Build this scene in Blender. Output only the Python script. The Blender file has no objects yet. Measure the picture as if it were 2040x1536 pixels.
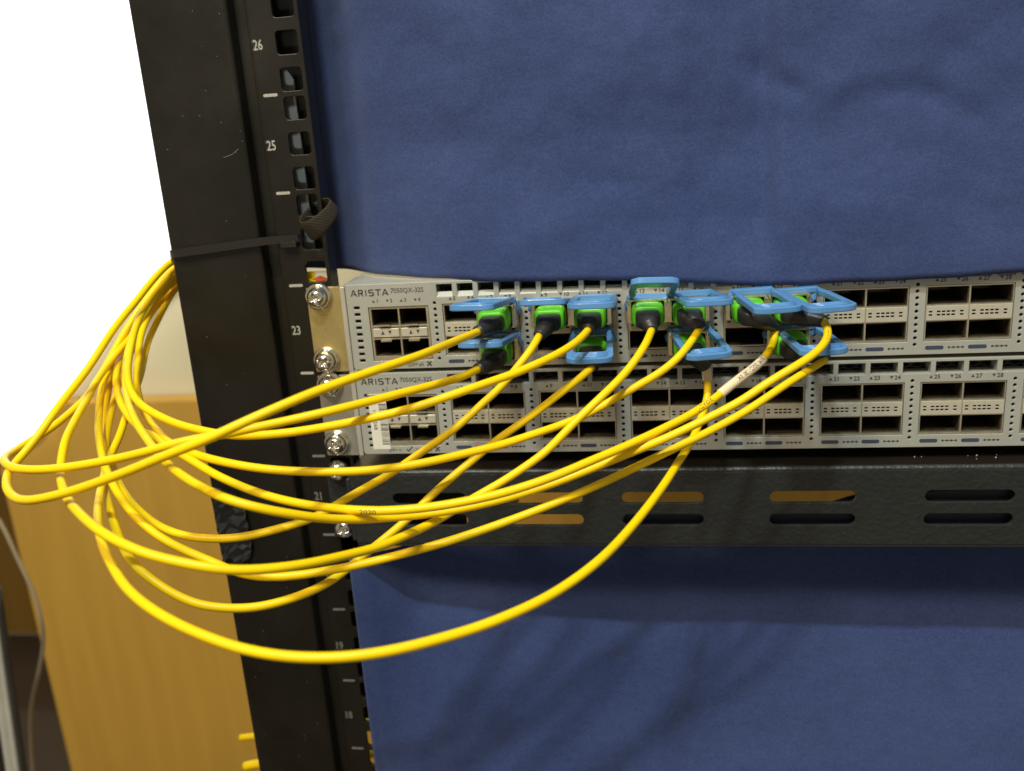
import bpy, bmesh, math, random
from mathutils import Vector, Matrix, noise

random.seed(7)
S = 0.001                      # everything below is written in millimetres
scene = bpy.context.scene
COL = scene.collection

# ------------------------------------------------------------------ camera
CAM = Vector((161.566, -431.688, 120.410))
F_PX, CX, CY = 1863.46, 1020.0, 768.0
cam_d = bpy.data.cameras.new('camera')
cam = bpy.data.objects.new('camera', cam_d)
COL.objects.link(cam)
cam.location = CAM * S
cam.rotation_euler = (1.282193, 0.066663, 0.139386)
cam_d.sensor_fit = 'HORIZONTAL'
cam_d.sensor_width = 36.0
cam_d.lens = F_PX * 36.0 / 2040.0
cam_d.clip_start = 0.01
cam_d.clip_end = 50.0
cam_d.dof.use_dof = True
cam_d.dof.focus_distance = 0.402
cam_d.dof.aperture_fstop = 9.5
scene.camera = cam
RM = cam.rotation_euler.to_matrix()

# ------------------------------------------------------------------ light
world = bpy.data.worlds.new('World')
scene.world = world
world.use_nodes = True
bg = world.node_tree.nodes['Background']
bg.inputs[0].default_value = (1.0, 0.93, 0.80, 1)
bg.inputs[1].default_value = 0.31

def lamp(name, loc, aim, size, power, color):
    d = bpy.data.lights.new(name, 'AREA')
    d.shape = 'RECTANGLE'
    d.size, d.size_y = size
    d.energy = power
    d.color = color
    o = bpy.data.objects.new(name, d)
    COL.objects.link(o)
    o.location = loc
    o.rotation_euler = (Vector(aim) - Vector(loc)).to_track_quat('-Z', 'Y').to_euler()
    return o

lamp('ceiling_lamp', (-0.42, -1.25, 1.60), (0.12, 0, 0), (0.60, 0.30), 32.0, (1.0, 0.86, 0.64))
lamp('ceiling_lamp', (0.15, -0.82, 1.62), (0.15, 0, 0), (0.13, 0.05), 22.5, (0.86, 0.99, 1.0))

scene.view_settings.view_transform = 'Standard'
scene.view_settings.look = 'None'
scene.view_settings.gamma = 1.0
scene.view_settings.exposure = 0.0

# ------------------------------------------------------------------ helpers
def pix(px, py, z):
    """point seen at photo pixel (px, py) at depth z (mm) from the camera"""
    return CAM + (RM @ Vector(((px - CX) / F_PX, -(py - CY) / F_PX, -1.0))) * z

def onY(px, py, Y):
    d = RM @ Vector(((px - CX) / F_PX, -(py - CY) / F_PX, -1.0))
    return CAM + d * ((Y - CAM.y) / d.y)

def link(o, parent=None):
    COL.objects.link(o)
    if parent is not None:
        o.parent = parent
    return o

def offset(parent):
    v = Vector((0, 0, 0))
    while parent is not None:
        v += Vector(parent.location)
        parent = parent.parent
    return v

def mesh_obj(name, verts, faces, m, parent=None, smooth=False, origin=None):
    off = offset(parent) if parent is not None else Vector((0, 0, 0))
    org = Vector(origin) * S if origin is not None else off
    me = bpy.data.meshes.new(name)
    me.from_pydata([(Vector(v) * S - org) for v in verts], [], faces)
    me.update()
    if m is not None:
        me.materials.append(m)
    if smooth:
        for p in me.polygons:
            p.use_smooth = True
    o = bpy.data.objects.new(name, me)
    o.location = org - off
    link(o, parent)
    return o

def tag(o, label=None, cat=None, group=None, kind=None):
    if label: o['label'] = label
    if cat: o['category'] = cat
    if group: o['group'] = group
    if kind: o['kind'] = kind
    return o

def thing(name, loc, label, cat, group=None):
    o = bpy.data.objects.new(name, None)
    o.empty_display_size = 0.01
    o.location = Vector(loc) * S
    COL.objects.link(o)
    return tag(o, label, cat, group)

class MB:
    """collects several shapes into one mesh"""
    def __init__(self):
        self.v, self.f = [], []
    def add(self, verts, faces):
        n = len(self.v)
        self.v += [Vector(p) for p in verts]
        self.f += [tuple(i + n for i in fc) for fc in faces]
        return self
    def box(self, x0, x1, y0, y1, z0, z1):
        c = [(x0, y0, z0), (x1, y0, z0), (x1, y1, z0), (x0, y1, z0),
             (x0, y0, z1), (x1, y0, z1), (x1, y1, z1), (x0, y1, z1)]
        return self.add(c, [(0, 3, 2, 1), (4, 5, 6, 7), (0, 1, 5, 4), (1, 2, 6, 5), (2, 3, 7, 6), (3, 0, 4, 7)])
    def bbox(self, x0, x1, y0, y1, z0, z1, r=0.4, seg=2):
        bm = bmesh.new()
        bmesh.ops.create_cube(bm, size=1.0)
        for w in bm.verts:
            w.co = Vector(((x0 + x1) / 2 + w.co.x * (x1 - x0), (y0 + y1) / 2 + w.co.y * (y1 - y0), (z0 + z1) / 2 + w.co.z * (z1 - z0)))
        bmesh.ops.bevel(bm, geom=list(bm.edges), offset=r, segments=seg, affect='EDGES', profile=0.5)
        bm.verts.index_update()
        self.add([w.co.copy() for w in bm.verts], [tuple(w.index for w in fc.verts) for fc in bm.faces])
        bm.free()
        return self
    def mesh(self, o):
        me = o
        return self.add([w.co for w in me.vertices], [tuple(p.vertices) for p in me.polygons])
    def lathe(self, prof, c, axis='Y', n=40):
        """prof: (radius, height along -axis) ; axis Y -> heights go towards -Y"""
        vs, fs = [], []
        for (r, h) in prof:
            for k in range(n):
                a = 2 * math.pi * k / n
                vs.append(Vector((c[0] + r * math.cos(a), c[1] - h, c[2] + r * math.sin(a))))
        for i in range(len(prof) - 1):
            for k in range(n):
                fs.append((i * n + k, (i + 1) * n + k, (i + 1) * n + (k + 1) % n, i * n + (k + 1) % n))
        return self.add(vs, fs)
    def build(self, name, m, parent=None, smooth=False, origin=None):
        return mesh_obj(name, self.v, self.f, m, parent, smooth, origin)

def rrect(cx, cz, w, h, r=0.5, n=3):
    r = max(0.01, min(r, w / 2 - 0.001, h / 2 - 0.001))
    pts = []
    for (sx, sz, a0) in ((1, 1, 0), (-1, 1, 90), (-1, -1, 180), (1, -1, 270)):
        for k in range(n + 1):
            a = math.radians(a0 + 90.0 * k / n)
            pts.append((cx + sx * (w / 2 - r) + r * math.cos(a), cz + sz * (h / 2 - r) + r * math.sin(a)))
    return pts

def rect(x0, x1, z0, z1):
    return [(x0, z0), (x1, z0), (x1, z1), (x0, z1)]

def circ(cx, cz, r, n=10):
    return [(cx + r * math.cos(2 * math.pi * k / n), cz + r * math.sin(2 * math.pi * k / n)) for k in range(n)]

def plate(loops, depth, yf, bevel=0.0):
    """a sheet with holes: loops (x, z), front face at y = yf, going back by depth; returns (verts, faces)"""
    cu = bpy.data.curves.new('outline', 'CURVE')
    cu.dimensions = '2D'
    cu.fill_mode = 'BOTH'
    for lp in loops:
        sp = cu.splines.new('POLY')
        sp.points.add(len(lp) - 1)
        for p, (x, z) in zip(sp.points, lp):
            p.co = (x, z, 0, 1)
        sp.use_cyclic_u = True
    cu.extrude = depth / 2 - bevel
    if bevel:
        cu.bevel_depth = bevel
        cu.offset = -bevel
        cu.bevel_resolution = 1
    o = bpy.data.objects.new('outline', cu)
    COL.objects.link(o)
    dg = bpy.context.evaluated_depsgraph_get()
    me = bpy.data.meshes.new_from_object(o.evaluated_get(dg))
    vs = [Vector((w.co.x, yf + depth / 2 - w.co.z, w.co.y)) for w in me.vertices]
    fs = [tuple(p.vertices) for p in me.polygons]
    bpy.data.objects.remove(o)
    bpy.data.curves.remove(cu)
    bpy.data.meshes.remove(me)
    return vs, fs

_txt = {}
def text2d(s, size, align='LEFT', bold=0.012):
    key = (s, size, align, bold)
    if key in _txt:
        return _txt[key]
    cu = bpy.data.curves.new('lettering', 'FONT')
    cu.body = s
    cu.size = size
    cu.align_x = align
    cu.fill_mode = 'FRONT'
    cu.resolution_u = 2
    cu.offset = bold * size
    o = bpy.data.objects.new('lettering', cu)
    COL.objects.link(o)
    dg = bpy.context.evaluated_depsgraph_get()
    me = bpy.data.meshes.new_from_object(o.evaluated_get(dg))
    r = ([(w.co.x, w.co.y) for w in me.vertices], [tuple(p.vertices) for p in me.polygons])
    bpy.data.objects.remove(o)
    bpy.data.curves.remove(cu)
    bpy.data.meshes.remove(me)
    _txt[key] = r
    return r

def put_text(mb, s, x, z, y, size, align='LEFT', sx=1.0, bold=0.012):
    vs, fs = text2d(s, size, align, bold)
    mb.add([(x + a * sx, y, z + b) for a, b in vs], fs)

def stroke(mb, pts, w, y):
    """flat printed stroke along (x, z) points"""
    for (a, b) in zip(pts[:-1], pts[1:]):
        d = Vector((b[0] - a[0], b[1] - a[1]))
        if d.length < 1e-6: continue
        d.normalize()
        n = Vector((-d.y, d.x)) * w / 2
        e = d * w * 0.25
        mb.add([(a[0] - e.x - n.x, y, a[1] - e.y - n.y), (b[0] + e.x - n.x, y, b[1] + e.y - n.y),
                (b[0] + e.x + n.x, y, b[1] + e.y + n.y), (a[0] - e.x + n.x, y, a[1] - e.y + n.y)], [(0, 1, 2, 3)])

def catmull(P, step=1.6):
    """centripetal Catmull-Rom through P, resampled about every step mm"""
    P = [P[0] + (P[0] - P[1])] + list(P) + [P[-1] + (P[-1] - P[-2])]
    out = []
    for i in range(1, len(P) - 2):
        p0, p1, p2, p3 = P[i - 1], P[i], P[i + 1], P[i + 2]
        t0 = 0.0
        t1 = t0 + max((p1 - p0).length, 1e-4) ** 0.5
        t2 = t1 + max((p2 - p1).length, 1e-4) ** 0.5
        t3 = t2 + max((p3 - p2).length, 1e-4) ** 0.5
        n = max(2, int((p2 - p1).length / step))
        for k in range(n):
            t = t1 + (t2 - t1) * k / n
            A1 = p0 * ((t1 - t) / (t1 - t0)) + p1 * ((t - t0) / (t1 - t0))
            A2 = p1 * ((t2 - t) / (t2 - t1)) + p2 * ((t - t1) / (t2 - t1))
            A3 = p2 * ((t3 - t) / (t3 - t2)) + p3 * ((t - t2) / (t3 - t2))
            B1 = A1 * ((t2 - t) / (t2 - t0)) + A2 * ((t - t0) / (t2 - t0))
            B2 = A2 * ((t3 - t) / (t3 - t1)) + A3 * ((t - t1) / (t3 - t1))
            out.append(B1 * ((t2 - t) / (t2 - t1)) + B2 * ((t - t1) / (t2 - t1)))
    out.append(P[-2].copy())
    return out

def smooth_path(P, it=12):
    P = [p.copy() for p in P]
    for _ in range(it):
        Q = [p.copy() for p in P]
        for i in range(1, len(P) - 1):
            Q[i] = P[i] * 0.5 + (P[i - 1] + P[i + 1]) * 0.25
        P = Q
    return P

def frames(P):
    T = []
    for i in range(len(P)):
        a, b = P[max(i - 1, 0)], P[min(i + 1, len(P) - 1)]
        d = b - a
        T.append(d.normalized() if d.length > 1e-9 else Vector((0, -1, 0)))
    up = Vector((0, 0, 1))
    if abs(T[0].dot(up)) > 0.95: up = Vector((1, 0, 0))
    N = [(up - T[0] * up.dot(T[0])).normalized()]
    for i in range(1, len(P)):
        n = N[-1] - T[i] * N[-1].dot(T[i])
        N.append(n.normalized())
    return T, N

def tube(P, rad, n=14, caps=True, section=None):
    """rad: number or function(i/len) -> radius or (rx, rz)"""
    T, N = frames(P)
    vs, fs = [], []
    L = len(P)
    for i, p in enumerate(P):
        B = T[i].cross(N[i])
        r = rad(i / (L - 1)) if callable(rad) else rad
        if not isinstance(r, tuple): r = (r, r, 2.0)
        for k in range(n):
            a = 2 * math.pi * k / n
            c, s = math.cos(a), math.sin(a)
            e = 2.0 / r[2]
            cc = math.copysign(abs(c) ** e, c); ss = math.copysign(abs(s) ** e, s)
            vs.append(p + B * (r[0] * cc) + N[i] * (r[1] * ss))
    for i in range(L - 1):
        for k in range(n):
            fs.append((i * n + k, i * n + (k + 1) % n, (i + 1) * n + (k + 1) % n, (i + 1) * n + k))
    if caps:
        fs.append(tuple(range(n - 1, -1, -1)))
        fs.append(tuple((L - 1) * n + k for k in range(n)))
    return vs, fs

# ------------------------------------------------------------------ materials
def mat(name, base, rough=0.5, metal=0.0, bump=0.0, bscale=400.0, var=0.0, vscale=60.0, spec=0.5, coat=0.0,
        emit=None, aniso=None, rvar=0.0, detail=4.0, alpha=None, trans=0.0, sheen=0.0):
    m = bpy.data.materials.new(name)
    m.use_nodes = True
    nt = m.node_tree
    b = nt.nodes['Principled BSDF']
    b.inputs['Base Color'].default_value = (*base, 1)
    b.inputs['Roughness'].default_value = rough
    b.inputs['Metallic'].default_value = metal
    b.inputs['Specular IOR Level'].default_value = spec
    b.inputs['Coat Weight'].default_value = coat
    b.inputs['Transmission Weight'].default_value = trans
    if sheen:
        b.inputs['Sheen Weight'].default_value = sheen
        b.inputs['Sheen Roughness'].default_value = 0.4
    tc = nt.nodes.new('ShaderNodeTexCoord')
    if var or rvar:
        nz = nt.nodes.new('ShaderNodeTexNoise')
        nz.inputs['Scale'].default_value = vscale
        nz.inputs['Detail'].default_value = detail
        nz.inputs['Roughness'].default_value = 0.65
        nt.links.new(tc.outputs['Object'], nz.inputs['Vector'])
        if var:
            mr = nt.nodes.new('ShaderNodeMapRange')
            mr.inputs['From Min'].default_value = 0.3
            mr.inputs['From Max'].default_value = 0.7
            mr.inputs['To Min'].default_value = 1 - var
            mr.inputs['To Max'].default_value = 1 + var
            nt.links.new(nz.outputs['Fac'], mr.inputs['Value'])
            mx = nt.nodes.new('ShaderNodeVectorMath'); mx.operation = 'SCALE'
            mx.inputs[0].default_value = base
            nt.links.new(mr.outputs['Result'], mx.inputs['Scale'])
            nt.links.new(mx.outputs['Vector'], b.inputs['Base Color'])
        if rvar:
            m2 = nt.nodes.new('ShaderNodeMapRange')
            m2.inputs['From Min'].default_value = 0.3
            m2.inputs['From Max'].default_value = 0.7
            m2.inputs['To Min'].default_value = max(0.02, rough - rvar)
            m2.inputs['To Max'].default_value = rough + rvar
            nt.links.new(nz.outputs['Fac'], m2.inputs['Value'])
            nt.links.new(m2.outputs['Result'], b.inputs['Roughness'])
    if bump:
        n2 = nt.nodes.new('ShaderNodeTexNoise')
        n2.inputs['Scale'].default_value = bscale
        n2.inputs['Detail'].default_value = 3.0
        nt.links.new(tc.outputs['Object'], n2.inputs['Vector'])
        bp = nt.nodes.new('ShaderNodeBump')
        bp.inputs['Strength'].default_value = bump
        bp.inputs['Distance'].default_value = 0.0006
        nt.links.new(n2.outputs['Fac'], bp.inputs['Height'])
        nt.links.new(bp.outputs['Normal'], b.inputs['Normal'])
    if emit:
        b.inputs['Emission Color'].default_value = (*emit[0], 1)
        b.inputs['Emission Strength'].default_value = emit[1]
    return m

M = dict(
    post=mat('black_powder_coat', (0.0115, 0.0095, 0.0060), 0.36, spec=0.42, bump=0.08, bscale=1500, var=0.25, vscale=18, rvar=0.12),
    shelf=mat('wrinkled_black_paint', (0.020, 0.0215, 0.020), 0.42, bump=0.7, bscale=380, var=0.12, vscale=80),
    print_white=mat('white_print', (0.40, 0.38, 0.32), 0.6, var=0.25, vscale=900),
    print_dim=mat('dim_grey_print', (0.17, 0.16, 0.14), 0.6, var=0.4, vscale=1200),
    face=mat('grey_beige_paint', (0.44, 0.44, 0.385), 0.36, metal=0.22, bump=0.04, bscale=1800, var=0.05, vscale=90),
    chassis=mat('zinc_sheet', (0.62, 0.59, 0.50), 0.40, metal=0.5, var=0.06, vscale=70),
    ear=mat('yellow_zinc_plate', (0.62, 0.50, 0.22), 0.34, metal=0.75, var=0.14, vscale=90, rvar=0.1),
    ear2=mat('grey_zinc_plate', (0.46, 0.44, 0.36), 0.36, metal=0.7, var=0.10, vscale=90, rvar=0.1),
    cage=mat('nickel_sheet', (0.66, 0.59, 0.44), 0.30, metal=0.8, var=0.08, vscale=200, rvar=0.08),
    strip=mat('cage_strip_metal', (0.60, 0.56, 0.44), 0.45, metal=0.35, var=0.06, vscale=300),
    cavity=mat('port_shade_metal', (0.10, 0.080, 0.045), 0.40, metal=0.5, var=0.5, vscale=250),  # cage metal darkened, shade inside the ports put into the colour
    dark=mat('dark_void', (0.012, 0.011, 0.010), 0.7),
    mesh=mat('black_vent_mesh', (0.035, 0.034, 0.030), 0.45, var=0.2, vscale=400),
    ink=mat('charcoal_ink', (0.055, 0.052, 0.050), 0.6, var=0.35, vscale=1500),
    ink_blue=mat('slate_blue_ink', (0.045, 0.060, 0.095), 0.55, var=0.25, vscale=1300),
    chrome=mat('bright_nickel', (0.80, 0.76, 0.66), 0.14, metal=1.0, var=0.05, vscale=300, rvar=0.06),
    shell=mat('transceiver_metal', (0.72, 0.60, 0.40), 0.25, metal=0.9, var=0.1, vscale=300, rvar=0.08),
    tab=mat('sky_blue_plastic', (0.10, 0.26, 0.53), 0.22, bump=0.03, bscale=1500, var=0.05, vscale=150),
    green=mat('bright_green_plastic', (0.10, 0.50, 0.012), 0.34, var=0.06, vscale=200),
    boot=mat('black_rubber', (0.026, 0.024, 0.023), 0.42, bump=0.06, bscale=1400, var=0.25, vscale=200),
    yellow=mat('yellow_cable_jacket', (0.92, 0.62, 0.0), 0.40, bump=0.02, bscale=900, var=0.06, vscale=40, spec=0.32),
    sleeve=mat('cream_label_sleeve', (0.80, 0.66, 0.44), 0.40, var=0.04, vscale=300),
    clear=mat('clear_sleeve', (0.85, 0.78, 0.62), 0.25, trans=0.55),
    sticker=mat('white_sticker', (0.78, 0.74, 0.62), 0.5, var=0.04, vscale=300),
    tie=mat('black_nylon', (0.020, 0.016, 0.012), 0.12, bump=0.05, bscale=900),
    print_ghost=mat('ghost_print', (0.05, 0.047, 0.04), 0.6, var=0.3, vscale=1200),
    tray=mat('dark_tray_paint', (0.014, 0.011, 0.008), 0.30, bump=0.2, bscale=900),
    film=mat('black_glossy_film', (0.016, 0.016, 0.015), 0.16, spec=0.8, var=0.3, vscale=120),
    wall=mat('cream_wall_paint', (0.66, 0.59, 0.39), 0.8, bump=0.03, bscale=300, var=0.03, vscale=6),
    grey_plate=mat('grey_bracket_paint', (0.22, 0.22, 0.20), 0.5, var=0.1, vscale=60),
    floor=mat('dark_floor', (0.10, 0.075, 0.05), 0.6, var=0.1, vscale=8),
    slot_shade=mat('slot_shade_navy', (0.010, 0.014, 0.026), 0.55, var=0.2, vscale=60),
    alu=mat('brushed_aluminium', (0.78, 0.76, 0.66), 0.35, metal=0.45, var=0.1, vscale=40),
    wire=mat('grey_wire_jacket', (0.36, 0.28, 0.17), 0.45, var=0.05, vscale=50),
    red=mat('red_print', (0.62, 0.10, 0.03), 0.5),
    dark_edge=mat('dark_rubber_edge', (0.03, 0.026, 0.02), 0.6, var=0.2, vscale=30),
    glow=mat('glowing_white_fill', (0.9, 0.9, 0.9), 0.6, emit=((1, 1, 1), 1.02)),  # emits so the added backdrop comes out pure white
)

def cloth_mat():
    m = bpy.data.materials.new('navy_blue_felt')
    m.use_nodes = True
    nt = m.node_tree
    b = nt.nodes['Principled BSDF']
    b.inputs['Roughness'].default_value = 0.85
    b.inputs['Specular IOR Level'].default_value = 0.25
    b.inputs['Sheen Weight'].default_value = 0.25
    b.inputs['Sheen Roughness'].default_value = 0.45
    b.inputs['Sheen Tint'].default_value = (0.75, 0.78, 1.0, 1)
    tc = nt.nodes.new('ShaderNodeTexCoord')
    def nz(scale, det, rough=0.6, stretch=(1, 1, 1)):
        mp = nt.nodes.new('ShaderNodeMapping')
        mp.inputs['Scale'].default_value = stretch
        nt.links.new(tc.outputs['Object'], mp.inputs['Vector'])
        n = nt.nodes.new('ShaderNodeTexNoise')
        n.inputs['Scale'].default_value = scale
        n.inputs['Detail'].default_value = det
        n.inputs['Roughness'].default_value = rough
        nt.links.new(mp.outputs['Vector'], n.inputs['Vector'])
        return n
    a = nz(11, 7, 0.66)
    f = nz(900, 3, 0.7)
    g = nz(160, 4, 0.7, (1, 1, 2.2))
    ramp = nt.nodes.new('ShaderNodeValToRGB')
    ramp.color_ramp.elements[0].position = 0.34
    ramp.color_ramp.elements[0].color = (0.020, 0.036, 0.112, 1)
    ramp.color_ramp.elements[1].position = 0.68
    ramp.color_ramp.elements[1].color = (0.054, 0.078, 0.198, 1)
    s1 = nt.nodes.new('ShaderNodeMath'); s1.operation = 'MULTIPLY_ADD'
    s1.inputs[1].default_value = 0.46; s1.inputs[2].default_value = 0.0
    nt.links.new(f.outputs['Fac'], s1.inputs[0])
    s2 = nt.nodes.new('ShaderNodeMath'); s2.operation = 'MULTIPLY_ADD'
    s2.inputs[1].default_value = 0.36
    nt.links.new(a.outputs['Fac'], s2.inputs[0]); nt.links.new(s1.outputs[0], s2.inputs[2])
    s3 = nt.nodes.new('ShaderNodeMath'); s3.operation = 'MULTIPLY_ADD'
    s3.inputs[1].default_value = 0.20
    nt.links.new(g.outputs['Fac'], s3.inputs[0]); nt.links.new(s2.outputs[0], s3.inputs[2])
    nt.links.new(s3.outputs[0], ramp.inputs['Fac'])
    nt.links.new(ramp.outputs['Color'], b.inputs['Base Color'])
    bp = nt.nodes.new('ShaderNodeBump')
    bp.inputs['Strength'].default_value = 0.22
    bp.inputs['Distance'].default_value = 0.0008
    nt.links.new(f.outputs['Fac'], bp.inputs['Height'])
    nt.links.new(bp.outputs['Normal'], b.inputs['Normal'])
    return m
M['cloth'] = cloth_mat()

def wood_mat():
    m = bpy.data.materials.new('honey_wood_veneer')
    m.use_nodes = True
    nt = m.node_tree
    b = nt.nodes['Principled BSDF']
    b.inputs['Roughness'].default_value = 0.45
    tc = nt.nodes.new('ShaderNodeTexCoord')
    mp = nt.nodes.new('ShaderNodeMapping')
    mp.inputs['Scale'].default_value = (22, 22, 1.3)
    nt.links.new(tc.outputs['Object'], mp.inputs['Vector'])
    n = nt.nodes.new('ShaderNodeTexNoise')
    n.inputs['Scale'].default_value = 1.6
    n.inputs['Detail'].default_value = 7
    n.inputs['Roughness'].default_value = 0.6
    n.inputs['Distortion'].default_value = 0.4
    nt.links.new(mp.outputs['Vector'], n.inputs['Vector'])
    r = nt.nodes.new('ShaderNodeValToRGB')
    r.color_ramp.elements[0].position = 0.3
    r.color_ramp.elements[0].color = (0.52, 0.285, 0.042, 1)
    r.color_ramp.elements[1].position = 0.72
    r.color_ramp.elements[1].color = (0.60, 0.345, 0.055, 1)
    nt.links.new(n.outputs['Fac'], r.inputs['Fac'])
    nt.links.new(r.outputs['Color'], b.inputs['Base Color'])
    return m
M['wood'] = wood_mat()

# ------------------------------------------------------------------ background: wall, wood panel, added white backdrop
w = MB(); w.box(-1900, 1500, 628, 650, -199, 1500)
tag(w.build('wall', M['wall'], origin=(0, 628, 0)), kind='structure')
w = MB(); w.box(-3000, 3000, -3000, 1500, -1120, -1100)
tag(w.build('floor', M['floor'], origin=(0, 0, -1100)), kind='structure')

cab = thing('wood_cabinet', (-100, 600, -1100), 'honey coloured wooden cabinet standing behind the black rack', 'cabinet')
w = MB(); w.bbox(-688, 900, 600, 625, -1100, -198, 1.5)
w.build('front_panel', M['wood'], cab)
w = MB(); w.bbox(-1800, -688.5, 600, 625, -275, -198, 1.5)
w.build('top_rail', M['wood'], cab)
w = MB(); w.bbox(-1800, -660, 1500, 1515, -1100, -262, 1.5)  # recess made up and set deep so little light reaches back here
w.build('back_panel', M['wood'], cab)
w = MB(); w.bbox(-706, -690, 626, 1499, -1100, -262, 1)
w.build('side_panel', M['wood'], cab)
w = MB(); w.bbox(-1800, -660, 626, 1515, -260, -244, 1)
w.build('recess_light_block', M['wood'], cab)  # unseen board added over the recess to keep lamp light out

edge = [(345, 519), (318, 540), (290, 574), (262, 611), (235, 643), (200, 694), (165, 748), (135, 786), (100, 832),
        (74, 868), (50, 886), (22, 906), (5, 918), (-60, 930), (-400, 950)]
outl = [onY(px, py, 588) for px, py in edge] + [onY(-400, -300, 588), onY(420, -300, 588), onY(420, 519, 588)]
vs, fs = plate([[(p.x, p.z) for p in outl]], 6, 588)
o = mesh_obj('added_white_backdrop', vs, fs, M['glow'], origin=(outl[0].x, 588, outl[0].z))  # added emitter filling a blank area, no real panel stands here
tag(o, 'added glowing white sheet behind the yellow bundle, left of the rack post', 'panel')

# left edge: metal strip, dark seam, thin wire
ms = thing('metal_strip', onY(20, 1536, 200), 'pale ridged metal strip standing at the lower left edge before the wood', 'strip')
a0, a1 = onY(-14, 1170, 200), onY(48, 1600, 200)
for k, (dx, rr, mm) in enumerate(((-2, 2.6, 'alu'), (-8.5, 3.6, 'alu'), (4.5, 3.0, 'dark_edge'), (-22, 9.0, 'dark_edge'))):
    P = [a0.lerp(a1, t / 12) + Vector((dx, -abs(dx) * 0.1, 0)) for t in range(13)]
    vs, fs = tube(P, rr, 10)
    mesh_obj('ridge' if mm == 'alu' else 'rubber_edge', vs, fs, M[mm], ms, True)
Pw = catmull([onY(px, py, 250) for px, py in ((-60, 960), (0, 1040), (35, 1112), (68, 1185), (84, 1245), (86, 1285), (78, 1335), (66, 1385), (61, 1430), (62, 1480), (66, 1536), (72, 1600))], 6)
vs, fs = tube(Pw, 1.9, 10)
tag(mesh_obj('thin_wire', vs, fs, M['wire'], None, True, origin=Pw[-1]), 'thin grey wire hanging in a wavy line before the wood at far left', 'wire')
for i, (pts, lab) in enumerate(((((479, 1470), (492, 1468), (520, 1466), (600, 1470)), 'upper of two yellow cable bits showing past the post foot'),
                                (((488, 1527), (500, 1524), (520, 1521), (640, 1512), (742, 1500), (800, 1496)), 'lower yellow cable passing behind the foot of the black post'))):
    Pb = catmull([onY(px, py, 62) for px, py in pts], 4)
    vs, fs = tube(Pb, 2.2 if i == 0 else 3.0, 12)
    tag(mesh_obj('background_cable', vs, fs, M['yellow'], None, True, origin=Pb[0]), lab, 'cable', 'yellow cables behind the rack')
Pb = catmull([onY(px, py, 70) for px, py in ((1020, 900), (1026, 960), (1022, 1010), (1012, 1050), (1004, 1100))], 4)
vs, fs = tube(Pb, 3.0, 12)
tag(mesh_obj('background_cable', vs, fs, M['yellow'], None, True, origin=Pb[0]), 'yellow cable hanging behind the second slot of the black shelf', 'cable', 'yellow cables behind the rack')

# ------------------------------------------------------------------ rack post
U = 44.45
post = thing('rack_post', (-40, 0, -330), 'black steel rack post with square holes and unit numbers', 'rack post')
prof = []
def arc(cx, cy, r, a0, a1, n=4):
    return [(cx + r * math.cos(math.radians(a0 + (a1 - a0) * k / n)), cy + r * math.sin(math.radians(a0 + (a1 - a0) * k / n))) for k in range(n + 1)]
outer = arc(-71.2, 2, 2, 180, 270) + arc(-28.5, 2.5, 2.5, 270, 340) + [(-25.2, 7), (-19.2, 7)] + arc(-16.2, 1.8, 1.8, 200, 270)
inner = [(-16.2, 2.2), (-17.5, 9), (-26.8, 9), (-28.3, 2.3), (-71.2, 2.4)]
sec = outer + inner
vs = [Vector((x, y, z)) for z in (-330, 330) for x, y in sec]
n = len(sec)
fs = [(k, (k + 1) % n, n + (k + 1) % n, n + k) for k in range(n)]
column = mesh_obj('column', vs, fs, M['post'], post)
for p in column.data.polygons: p.use_smooth = False

holes = []
for u in range(-7, 7):
    for dz in (6.35, 22.225, 38.1):
        holes.append(rrect(0.2, u * U + dz, 10.4, 10.2, 1.6, 3))
vs, fs = plate([rect(-16.3, 7.3, -330, 330)] + holes, 2.4, 0.0, 0.25)
mesh_obj('mounting_rail', vs, fs, M['post'], post)
w = MB(); w.box(5.2, 7.2, 2.45, 11, -330, 330)
w.build('rail_flange', M['post'], post)
w = MB(); w.box(-21, 4.0, 16, 18, -214, 44); w.box(-21, 5.5, 16, 18, 57.5, 330)
w.build('hole_light_block', M['post'], post)  # added plates behind the holes, keep them dark and stop light leaks
w = MB()
vs, fs = plate([[(-12, 60), (-2.6, 60), (-2.6, 139.5), (-6.5, 147), (-12, 147)]], 1.5, 9.5)
mesh_obj('grey_gusset', vs, fs, M['grey_plate'], post)
for u in range(-6, 6):
    zz = u * U
    lm = M['print_white'] if u >= 0 else M['print_dim']  # unit marks lower down take the dimmer print
    vs, fs = plate([rrect(-10.8 + random.uniform(-.2, .2), zz, 7.0, 1.35, 0.6, 2)], 0.12, -0.13)
    mesh_obj('unit_tick', vs, fs, lm, post)
    t = MB()
    num = str(23 + u)
    put_text(t, num, -13.6, zz + U / 2 - 2.3, -0.10, 6.4, 'CENTER', 0.72)
    t.build('unit_number', lm, post)
    t = MB()
    put_text(t, num, -14.15, zz + U / 2 - 2.2, -0.04, 6.4, 'CENTER', 0.74, .02)
    t.build('number_ghost', M['print_ghost'], post)
# faint scratches on the post
w = MB()
for (ax, az, bx, bz) in ((-33.5, 108.2, -30.2, 110.4), (-38, 107, -33.5, 108.2)):
    stroke(w, [(ax, az), (bx, bz)], 0.22, -0.05)
w.build('scratch', M['print_dim'], post)

w = MB()
for _ in range(70):
    x, z = random.uniform(-71, -27), random.uniform(-240, 175); q = random.uniform(.07, .2)
    w.bbox(x - q, x + q * 1.4, -.06, .02, z - q, z + q, .03, 1)
o = w.build('dust', M['print_dim'], post); o['kind'] = 'stuff'

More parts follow.
